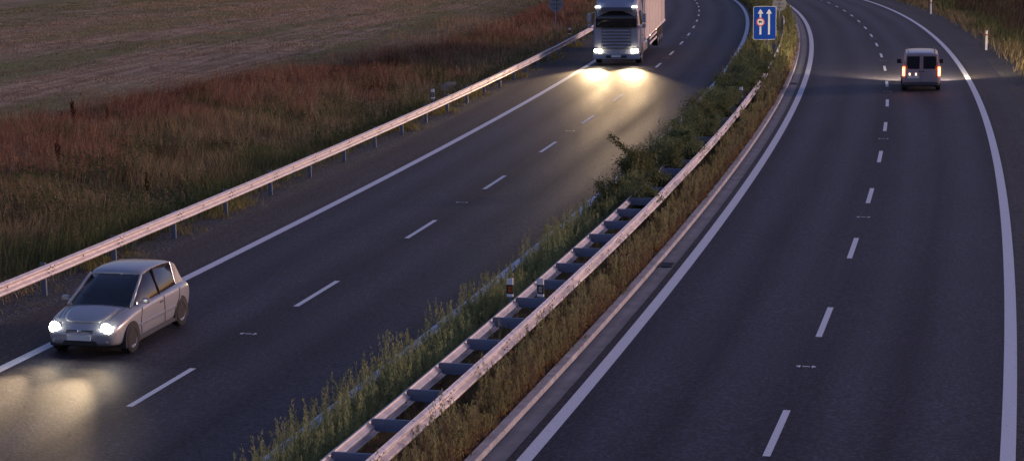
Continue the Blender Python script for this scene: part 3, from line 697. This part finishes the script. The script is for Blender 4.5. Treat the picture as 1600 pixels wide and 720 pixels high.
    tr.rotation_euler = (0, 0, -(th(s0+9)-th(s0+1.5))*1.0)
    bx = MB(); bx.box((0, -6.6, 2.55), (2.5, 13.4, 2.75), .03); bx.build('cargo_box', M['tarp'], tr)
    fr_ = MB()
    for sd in (-1, 1):
        fr_.box((sd*1.256, -6.6, 1.16), (.04, 13.4, .12)); fr_.box((sd*1.256, -6.6, 3.90), (.04, 13.4, .10))
        for k in range(7): fr_.box((sd*1.254, -.3-k*2.1, 2.55), (.025, .05, 2.6))
    fr_.build('frame_rail', M['zinc'], tr)
    for sd in (-1, 1):
        sg = MB(); sg.box((sd*1.22, -5.2, .62), (.04, 4.6, .12)); sg.box((sd*1.22, -5.2, .90), (.04, 4.6, .12)); sg.build('side_guard', M['zinc'], tr)
        for y in (-8.6, -9.9, -11.2): wheel(tr, sd*1.07, y, .50, .34, sd, .55, True)
        for y in (-2.5, -6.5): q = MB(); q.box((sd*1.285, y, 1.13), (.03, .12, .05)); q.build('marker_lamp', M['marker'], tr)
    tf = MB(); tf.box((0, -6.6, 1.02), (1.0, 12.8, .18)); tf.build('chassis', M['darkgrey'], tr)
    return t
lorry()

# ------------------------------------------------------------------ vegetation
def terr_z(s, d): return np.where((d > -7.72) & (d < -4.6) | (d < -17.3) | (d > 5.3), terr_h(s, d), 0.)
PX = 2035.  # render pixels * metres, used only to widen far blades to a visible size
def blades_mesh(name, mat, base, hgt, wid, lean, curl, azim, col, parent=None):
    """curved grass blades: 5 verts, 1 quad + 1 tri each; arrays of length n"""
    n_ = len(hgt); ca, sa = np.cos(azim), np.sin(azim)
    face = rng.random(n_)*PI; wx, wy = np.cos(face)*wid/2, np.sin(face)*wid/2
    V = np.empty((n_, 5, 3), np.float32)
    def at(t):
        r = hgt*(lean*t+curl*t*t); return base[:, 0]+ca*r, base[:, 1]+sa*r, base[:, 2]+hgt*t*np.sqrt(np.clip(1-(lean*.6)**2, .2, 1))
    for i, (t, k, sg) in enumerate(((0, 1., -1), (0, 1., 1), (.5, .8, 1), (.5, .8, -1), (1., 0, 0))):
        x, y, z = at(t); V[:, i, 0] = x+sg*k*wx; V[:, i, 1] = y+sg*k*wy; V[:, i, 2] = z
    base_i = (np.arange(n_)*5)[:, None]
    loops = np.concatenate([base_i+np.array([[0, 1, 2, 3]]), base_i+np.array([[3, 2, 4]])], 1).astype(np.int32).ravel()
    ls = np.empty(n_*2, np.int32); ls[0::2] = np.arange(n_)*7; ls[1::2] = np.arange(n_)*7+4
    return raw_mesh(name, mat, V.reshape(-1, 3), loops, ls, np.repeat(col, 5, 0), parent)
def raw_mesh(name, mat, V, loops, ls, col, parent=None):
    me = bpy.data.meshes.new(name); me.vertices.add(len(V)); me.vertices.foreach_set('co', V.astype(np.float32).ravel())
    me.loops.add(len(loops)); me.loops.foreach_set('vertex_index', loops); me.polygons.add(len(ls)); me.polygons.foreach_set('loop_start', ls)
    me.update(calc_edges=True); me.validate()
    a = me.attributes.new('plant_tint', 'FLOAT_COLOR', 'POINT'); cc = np.ones((len(V), 4), np.float32); cc[:, :3] = col; a.data.foreach_set('color', cc.ravel())
    me.materials.append(mat); o = bpy.data.objects.new(name, me); C.objects.link(o)
    if parent is not None: o.parent = parent
    return o
def leaves_mesh(name, mat, P, size, col, parent=None, elong=2.2, up=.3):
    """small rhombic leaves with random orientation"""
    n_ = len(P); u = rng.normal(size=(n_, 3)); u[:, 2] += up*2; u /= np.linalg.norm(u, axis=1)[:, None]
    w = np.cross(u, rng.normal(size=(n_, 3))); w /= np.linalg.norm(w, axis=1)[:, None]
    L = (size*elong/2)[:, None]; Wd = (size/2)[:, None]
    V = np.stack([P-u*L, P+w*Wd, P+u*L, P-w*Wd], 1).reshape(-1, 3)
    loops = np.arange(n_*4, dtype=np.int32); ls = np.arange(n_, dtype=np.int32)*4
    return raw_mesh(name, mat, V, loops, ls, np.repeat(col, 4, 0), parent)
M['plant'] = plantmat('dry_grass_blades'); M['leaf'] = plantmat('green_leaves', .3)
OLIVE = np.array([.22, .19, .08]); TAN = np.array([.42, .29, .165]); RUST = np.array([.30, .135, .08]); PINK = np.array([.42, .30, .20]); GREEN = np.array([.12, .145, .05]); DGREEN = np.array([.045, .07, .025]); DARK = np.array([.08, .045, .034])
def lerp(a, b, t): return a*(1-t)+b*t

def bank(name, s0, s1, d0, d1, n_, hmin, hmax, colf, label, cat='grass', dens=None, wid=.011, lean=.35):
    s = s0+(s1-s0)*rng.random(n_)**1.25; d = d0+(d1-d0)*rng.random(n_)
    if dens is not None: k = rng.random(n_) < dens(s, d); s, d = s[k], d[k]
    # gather into tussocks
    n_ = len(s); cl = rng.normal(0, 1, (n_, 2)); q = .45
    ts = np.round(s/q)*q; td = np.round(d/q)*q; j1 = vnoise(ts*3.1, td*3.7); j2 = vnoise(ts*5.3+7, td*4.1+3)
    s2 = ts+(j1-.5)*.9+cl[:, 0]*.13; d2 = td+(j2-.5)*.9+cl[:, 1]*.13
    near = rng.random(n_) < .45; s = np.where(near, s, s2); d = np.where(near, d, np.clip(d2, min(d0, d1), max(d0, d1)))
    P = WA(s, d, 0.); P[:, 2] += terr_z(s, d)-.02
    hv = fbm(s*.55+3, d*.55+8, 3); h = (hmin+(hmax-hmin)*np.clip((hv-.34)*2.9, 0, 1))*rng.uniform(.5, 1.15, n_)
    w = np.maximum(wid, s*wid/70)*rng.uniform(.8, 1.9, n_)
    # tussocks lean together in a wind-like field
    az = 6.28*fbm(s*.25+60, d*.25+20, 2)*1.6+rng.normal(0, .9, n_)
    col = colf(s, d, n_, h)*rng.choice([.45, .8, 1., 1.2, 1.75], (n_, 1), p=[.30, .22, .16, .18, .14])
    o = blades_mesh(name, M['plant'], P, h, w, np.abs(rng.normal(.12, lean*.5, n_)), rng.uniform(.05, lean, n_), az, col)
    return tag(o, label, cat, kind='stuff')
def bank_col(s, d, n_, h):
    # green near the rail and low left, tan in the middle, rusty sorrel toward the field
    t = np.clip((-19.2-d)/(-edge_d(s)-19.2), 0, 1)*.95+(fbm(s*.2, d*.35, 3)-.5)*.95+.10+np.clip((s-80)/90, -.10, .26)
    r = rng.random(n_)[:, None]; t = t[:, None]
    c = np.where(t < .14, lerp(GREEN, OLIVE, r), np.where(t < .50, lerp(OLIVE, TAN, r*.9), np.where(t < .80, lerp(TAN*.75, RUST*1.15, r), lerp(RUST*.95, PINK*.75, r**3))))
    g = (fbm(s*.35+33, d*.4+11, 3) > .64)[:, None]; dk = (fbm(s*.5+73, d*.5+41, 2) > .68)[:, None]  # dk: dark gaps between clumps, shade put into the blade colour
    c = np.where(g, lerp(c, GREEN, .7), c); return np.where(dk, c*np.array([.5, .42, .4]), c)
def edge_d(s): return np.interp(s, [20, 76, 94, 112, 125, 150, 190], [-35, -34.3, -32, -27.5, -26, -25.3, -25])
bank('bank_grass', 24, 215, -18.6, -36, 330000, .35, .95, bank_col, 'tall dry rusty and olive grass on the bank behind the guardrail', dens=lambda s, d: np.where(d < edge_d(s)+rng.normal(0, .5, len(s)), 0., np.clip(1.15-(s-60)/260, .4, 1)))
# seed heads of sorrel and dock: flecks around upright stalks on the upper bank
def seedheads(n_, s0, s1, d0, d1, hl, hh, colr, name, label, thr=.5, edge=False):
    s = s0+(s1-s0)*rng.random(n_)**1.3; d = d0+(d1-d0)*rng.random(n_); k = fbm(s*.22+5, d*.3+50, 3) > thr
    if edge: k &= d > edge_d(s)
    s, d = s[k], d[k]; n_ = len(s); P = WA(s, d, 0); P[:, 2] += terr_z(s, d)
    h = rng.uniform(hl, hh, n_); m_ = 14; t = rng.uniform(.5, 1., (n_, m_))
    Q = np.repeat(P[:, None], m_, 1); Q[..., 2] += h[:, None]*t; Q[..., :2] += rng.normal(0, .028, (n_, m_, 2))*(1.3-t)[..., None]*1.6
    Q = Q.reshape(-1, 3); cc = np.repeat(colr*rng.uniform(.6, 1.4, (n_, 1)), m_, 0); sz = np.maximum(.016, np.repeat(s, m_)*.016/80)
    return tag(leaves_mesh(name, M['plant'], Q, sz, cc, None, 2.4, 1.), label, 'grass', kind='stuff')
seedheads(9500, 55, 200, -24, -35, .7, 1.15, RUST*.95, 'sorrel_stalks', 'rusty red sorrel stalks along the upper edge of the left bank', .46, True)
seedheads(9000, 28, 150, -30, -19.5, .5, .95, TAN*.9, 'seeding_grass', 'pale seeding grass heads scattered over the left bank', .45)
# low scrub leaves on the bank, green patches
n_ = 60000; s = 26+90*rng.random(n_)**1.2; d = rng.uniform(-28, -19.0, n_); k = fbm(s*.3+91, d*.35+14, 3)+(d+19)*.02 > .52; s, d = s[k], d[k]
P = WA(s, d, 0); P[:, 2] += terr_z(s, d)+rng.uniform(.05, .55, len(s)); tag(leaves_mesh('bank_weeds', M['leaf'], P, rng.uniform(.03, .07, len(s)), lerp(GREEN, DGREEN, rng.random((len(s), 1))), None, 1.8), 'low dark green leafy weeds near the foot of the left bank', 'weeds', kind='stuff')
# tufts on the gravel below the rail
bank('verge_tufts', 24, 190, -17.65, -18.9, 60000, .08, .34, lambda s, d, n_, h: lerp(np.array([.36, .30, .08]), OLIVE, rng.random((n_, 1))), 'small yellowish tufts in the gravel under the left guardrail', dens=lambda s, d: (fbm(s*.5+4, d*1.2+2, 2) > .56-.04*np.clip((s-60)/30, 0, 2))*np.clip((-d-17.6)*1.3, .05, 1), wid=.009, lean=.7)
# stubble field
def field_col(s, d, n_, h):
    f = fbm((s+d*.12)*.02+3, (d-s*.12)*.16+50, 3)[:, None]; r = rng.random((n_, 1))
    return np.where(f > .50, lerp(np.array([.16, .18, .075]), np.array([.27, .23, .12]), r), lerp(np.array([.46, .34, .21]), np.array([.28, .19, .115]), r))
bank('field_stubble', 60, 260, -25, -75, 330000, .05, .16, field_col, 'cut stubble with green strips across the field beyond the bank', dens=lambda s, d: (d < edge_d(s)+.4)*1., wid=.012, lean=.5)
n_ = 1500; s = rng.uniform(70, 200, n_); d = rng.uniform(-75, -34, n_); k = fbm(s*.08+21, d*.2+74, 3) > .66; s, d = s[k], d[k]
P = np.repeat(WA(s, d, 0), 8, 0); P[:, 2] += np.repeat(terr_z(s, d), 8)+rng.uniform(.02, .25, len(P)); P[:, :2] += rng.normal(0, .12, (len(P), 2))
tag(leaves_mesh('field_weeds', M['leaf'], P, rng.uniform(.03, .06, len(P)), lerp(GREEN*1.3, DGREEN*1.6, rng.random((len(P), 1))), None, 1.8), 'scattered dark green weed patches out in the stubble field', 'weeds', kind='stuff')
# right verge
def rcol(s, d, n_, h):
    r = rng.random((n_, 1)); t = (np.clip((d-6.4)/5, 0, 1)+(fbm(s*.15+9, d*.3, 3)-.5)*.8)[:, None]
    return np.where(t < .3, lerp(TAN*.8, OLIVE, r), np.where(t < .65, lerp(OLIVE*.8, GREEN, r), lerp(DARK*1.6, OLIVE*.6, r)))
bank('right_verge_grass', 80, 330, 6.3, 30, 150000, .25, .95, rcol, 'dark brown and olive rough grass on the right verge', dens=lambda s, d: np.clip((d-6.1)/1.5, .25, 1.), wid=.012)

# median plants -------------------------------------------------------------
def spikes(n_, s0, s1, d0, d1, hl, hh, c0, c1, name, label, thr=0., wander=.4, red=0.):
    """upright bushy-topped weeds: a stalk with many short leaves up its length"""
    s = s0+(s1-s0)*rng.random(n_)**1.15; d = rng.uniform(d0, d1, n_); f = fbm(s*.6+d0*7, d*1.5+3, 3); k = f > thr; s, d, f = s[k], d[k], f[k]
    n_ = len(s); P = WA(s, d, 0); P[:, 2] += terr_z(s, d)
    h = (hl+(hh-hl)*rng.random(n_)**1.7)*(.6+.9*np.clip((f-.25)*1.6, 0, 1)); m_ = 56
    t = rng.uniform(.06, 1., (n_, m_)); lean = rng.normal(0, .07, (n_, 1, 2))
    Q = np.repeat(P[:, None], m_, 1); Q[..., 2] += h[:, None]*t; rad = .030*(1-t)**.6+.008
    Q[..., :2] += lean*h[:, None, None]*t[..., None]**1.5+rng.normal(0, 1, (n_, m_, 2))*rad[..., None]
    base = lerp(c0, c1, rng.random((n_, 1)))*rng.uniform(.75, 1.3, (n_, 1)); cc = np.repeat(base[:, None], m_, 1)
    if red: cc = np.where((t < red)[..., None], cc*np.array([1.1, .68, .62]), cc)
    Q = Q.reshape(-1, 3); sz = np.repeat(np.maximum(.014, s*.014/55), m_)
    a = leaves_mesh(name, M['plant'], Q, sz, cc.reshape(-1, 3), None, 4.6, 1.6); tag(a, label, 'weeds', kind='stuff')
    return a
G1 = np.array([.37, .36, .15]); G2 = np.array([.22, .25, .12]); BR = np.array([.26, .175, .11])
spikes(3300, 22, 62, -7.72, -6.62, .30, .92, G1, G2, 'median_weeds_left', 'feathery green upright weeds along left side of the median barrier', .30)
spikes(3000, 50, 160, -7.65, -6.4, .36, .8, G1*.8, G2*.8, 'median_weeds_far', 'green weeds at left edge of the central strip farther away', .35)
spikes(4200, 22, 130, -5.36, -4.80, .40, .74, G1*.85, lerp(BR, G2, .4), 'median_weeds_right', 'tall olive and reddish weeds between the barrier and the kerb', .30, red=.25)
spikes(1900, 24, 120, -5.36, -4.76, .30, .58, BR*.9, BR*.6, 'median_dry_stalks', 'reddish brown dry stalks between the barrier and the kerb', .32)
spikes(1000, 24, 100, -6.15, -5.70, .30, .66, G1*.8, BR, 'weeds_between_rails', 'low green and brown weeds growing between the two rails', .40)
spikes(4200, 98, 220, -7.5, -4.9, .55, 1.1, np.array([.28, .24, .08]), G2, 'far_median_weeds', 'yellowish weeds around the signs at the far end of the central strip', .3)
def gcol(s, d, n_, h):
    r = rng.random((n_, 1)); t = fbm(s*.5, d*1.4, 3)[:, None]
    return np.where(t < .48, lerp(BR*.5, BR*.9, r), lerp(OLIVE*.7, OLIVE*1.2, r))
bank('median_ground_cover', 20, 220, -7.66, -4.72, 75000, .08, .32, gcol, 'matted brown and green undergrowth on the central strip', 'undergrowth', dens=lambda s, d: np.ones(len(s)), wid=.010, lean=.8)

def shrub(s, d, r, h, label, nleaf, tone, lean=(0, 0), group='shrubs in the central strip', arm=None):
    t = empty('shrub', W(s, d, float(terr_z(np.array(s), np.array(d)))), random.uniform(0, 6)); tag(t, label, 'shrub', group)
    nb = 16; stem = MB(); tips = []
    for k in range(nb):
        a = random.uniform(0, 2*PI); rr = r*math.sqrt(random.random())*.9; hh = h*random.uniform(.55, 1.05)*(1-.35*rr/r)
        tip = Vector((math.cos(a)*rr+lean[0]*hh, math.sin(a)*rr+lean[1]*hh, hh)); mid = Vector((tip.x*.35, tip.y*.35, hh*.5))
        stem.cyl((0, 0, 0), mid, .016, .010, 5, False); stem.cyl(mid, tip, .010, .004, 5, False); tips.append((mid, tip))
    if arm is not None:
        tip = Vector(arm); mid = Vector((arm[0]*.4, arm[1]*.4, arm[2]*.75)); stem.cyl((0, 0, .1), mid, .016, .01, 5, False); stem.cyl(mid, tip, .01, .004, 5, False)
    stem.build('stem', M['trunk'], t)
    # leaves gather in clumps around the outer branches, leaving gaps
    pts = []; ncl = 46
    for k in range(ncl):
        m_, p = random.choice(tips); u = random.uniform(.15, 1.05); c = m_.lerp(p, u) if random.random() < .8 else Vector((0, 0, 0)).lerp(m_, random.uniform(.4, 1))
        c = c+Vector((random.gauss(0, r*.18), random.gauss(0, r*.18), random.gauss(0, h*.06))); q = random.uniform(.35, 1.)*.17*max(r, .5)/.6
        pts.append(np.array(c)[None]+rng.normal(0, 1, (nleaf//ncl, 3))*np.array([q, q, q*.8]))
    if arm is not None:
        for u in np.linspace(-.5, 1, 12):
            c = mid.lerp(tip, u); pts.append(np.array(c)[None]+rng.normal(0, .06, (60, 3)))
    Q = np.concatenate(pts); Q[:, 2] = np.maximum(Q[:, 2], .03)
    n__ = len(Q); col = lerp(tone*.8, tone*1.25, rng.random((n__, 1)))*np.where(rng.random((n__, 1)) < .06, 1.8, 1.)
    leaves_mesh('foliage', M['leaf'], Q, rng.uniform(.018, .040, n__)*max(1, s/75), col, t, 1.9, .3)
    return t
M['trunk'] = simple('shrub_bark', (.06, .045, .035), .9)
SG1 = np.array([.13, .135, .055]); SG2 = np.array([.15, .18, .085])
bl = 'leafy dark green bush crowding over the left median rail'
shrub(57.5, -7.05, .60, 1.10, 'dark bush just past the visible end of the left median rail', 8000, SG1)
tt = shrub(61.5, -6.95, .72, 1.7, 'tall median bush with a long branch reaching over the oncoming lane', 12000, SG1, arm=(-.75, -.2, 1.75)); tt.rotation_euler.z = -th(61)
sp = [(56.5, -6.45, .55, 1.0), (55.2, -7.15, .45, .62), (59.6, -6.65, .5, .95), (64.5, -7.0, .60, 1.1), (67, -6.6, .55, 1.15), (69.5, -7.15, .60, 1.0), (72.5, -6.75, .62, 1.15), (76, -7.1, .62, 1.0), (79, -6.7, .6, 1.1), (82.5, -7.05, .6, .95), (86, -6.7, .6, 1.1), (89.5, -7.0, .62, 1.0), (93, -6.65, .62, 1.1), (97, -7.0, .62, 1.0), (101, -6.6, .62, 1.0), (105, -6.9, .6, .9), (109, -6.9, .55, .8), (62.8, -6.6, .45, 1.0), (66, -6.4, .45, 1.0), (70.8, -6.4, .45, 1.0), (74.3, -6.5, .45, 1.0), (77.8, -6.4, .45, 1.0), (81, -6.4, .5, 1.0), (88, -6.35, .5, 1.0), (91.5, -6.4, .5, 1.0), (95, -6.4, .5, 1.0), (99, -6.35, .5, 1.0), (103, -6.4, .5, 1.0)]
for k, (s, d, r, h) in enumerate(sp): shrub(s, d+.40, r*1.15, h*random.uniform(1.25, 1.6), bl, 8000, lerp(SG1, SG2, random.random()))
# tall dark dock plants on the bank
def dock(s, d, h, label):
    t = empty('dock_plant', W(s, d, float(terr_z(np.array(s), np.array(d)))), random.uniform(0, 6)); tag(t, label, 'plant', 'dark dock plants on the bank')
    st = MB(); pts = []
    for k in range(5):
        a = random.uniform(0, 6.28); q = random.uniform(.03, .16) if k else .02; tip = Vector((math.cos(a)*q*h, math.sin(a)*q*h, h*(1 if k == 0 else random.uniform(.6, .9))))
        b0 = Vector((0, 0, h*(0 if k == 0 else .35))); st.cyl(b0, tip, .012, .005, 5, False)
        for u in np.linspace(.35 if k == 0 else .2, 1, 14): pts.append(np.array(b0.lerp(tip, u))[None]+rng.normal(0, .030*(1.25-u), (26, 3)))
    st.build('stem', M['trunk'], t); Q = np.concatenate(pts)
    leaves_mesh('seed_head', M['plant'], Q, rng.uniform(.018, .035, len(Q)), np.repeat((RUST*.5)[None], len(Q), 0)*rng.uniform(.6, 1.4, (len(Q), 1)), t, 1.5, .6)
dock(64.5, -27.2, 1.0, 'dark seeding dock plant standing alone in mid bank grass, left part of photo')
dock(75.5, -31.3, 1.2, 'tallest dark dock spike at the field edge near the left')
dock(75.8, -30.0, .9, 'spreading dark dock plant just right of the tallest spike')
dock(60.5, -22.4, .85, 'branching dark dock plant low on the bank above the guardrail')
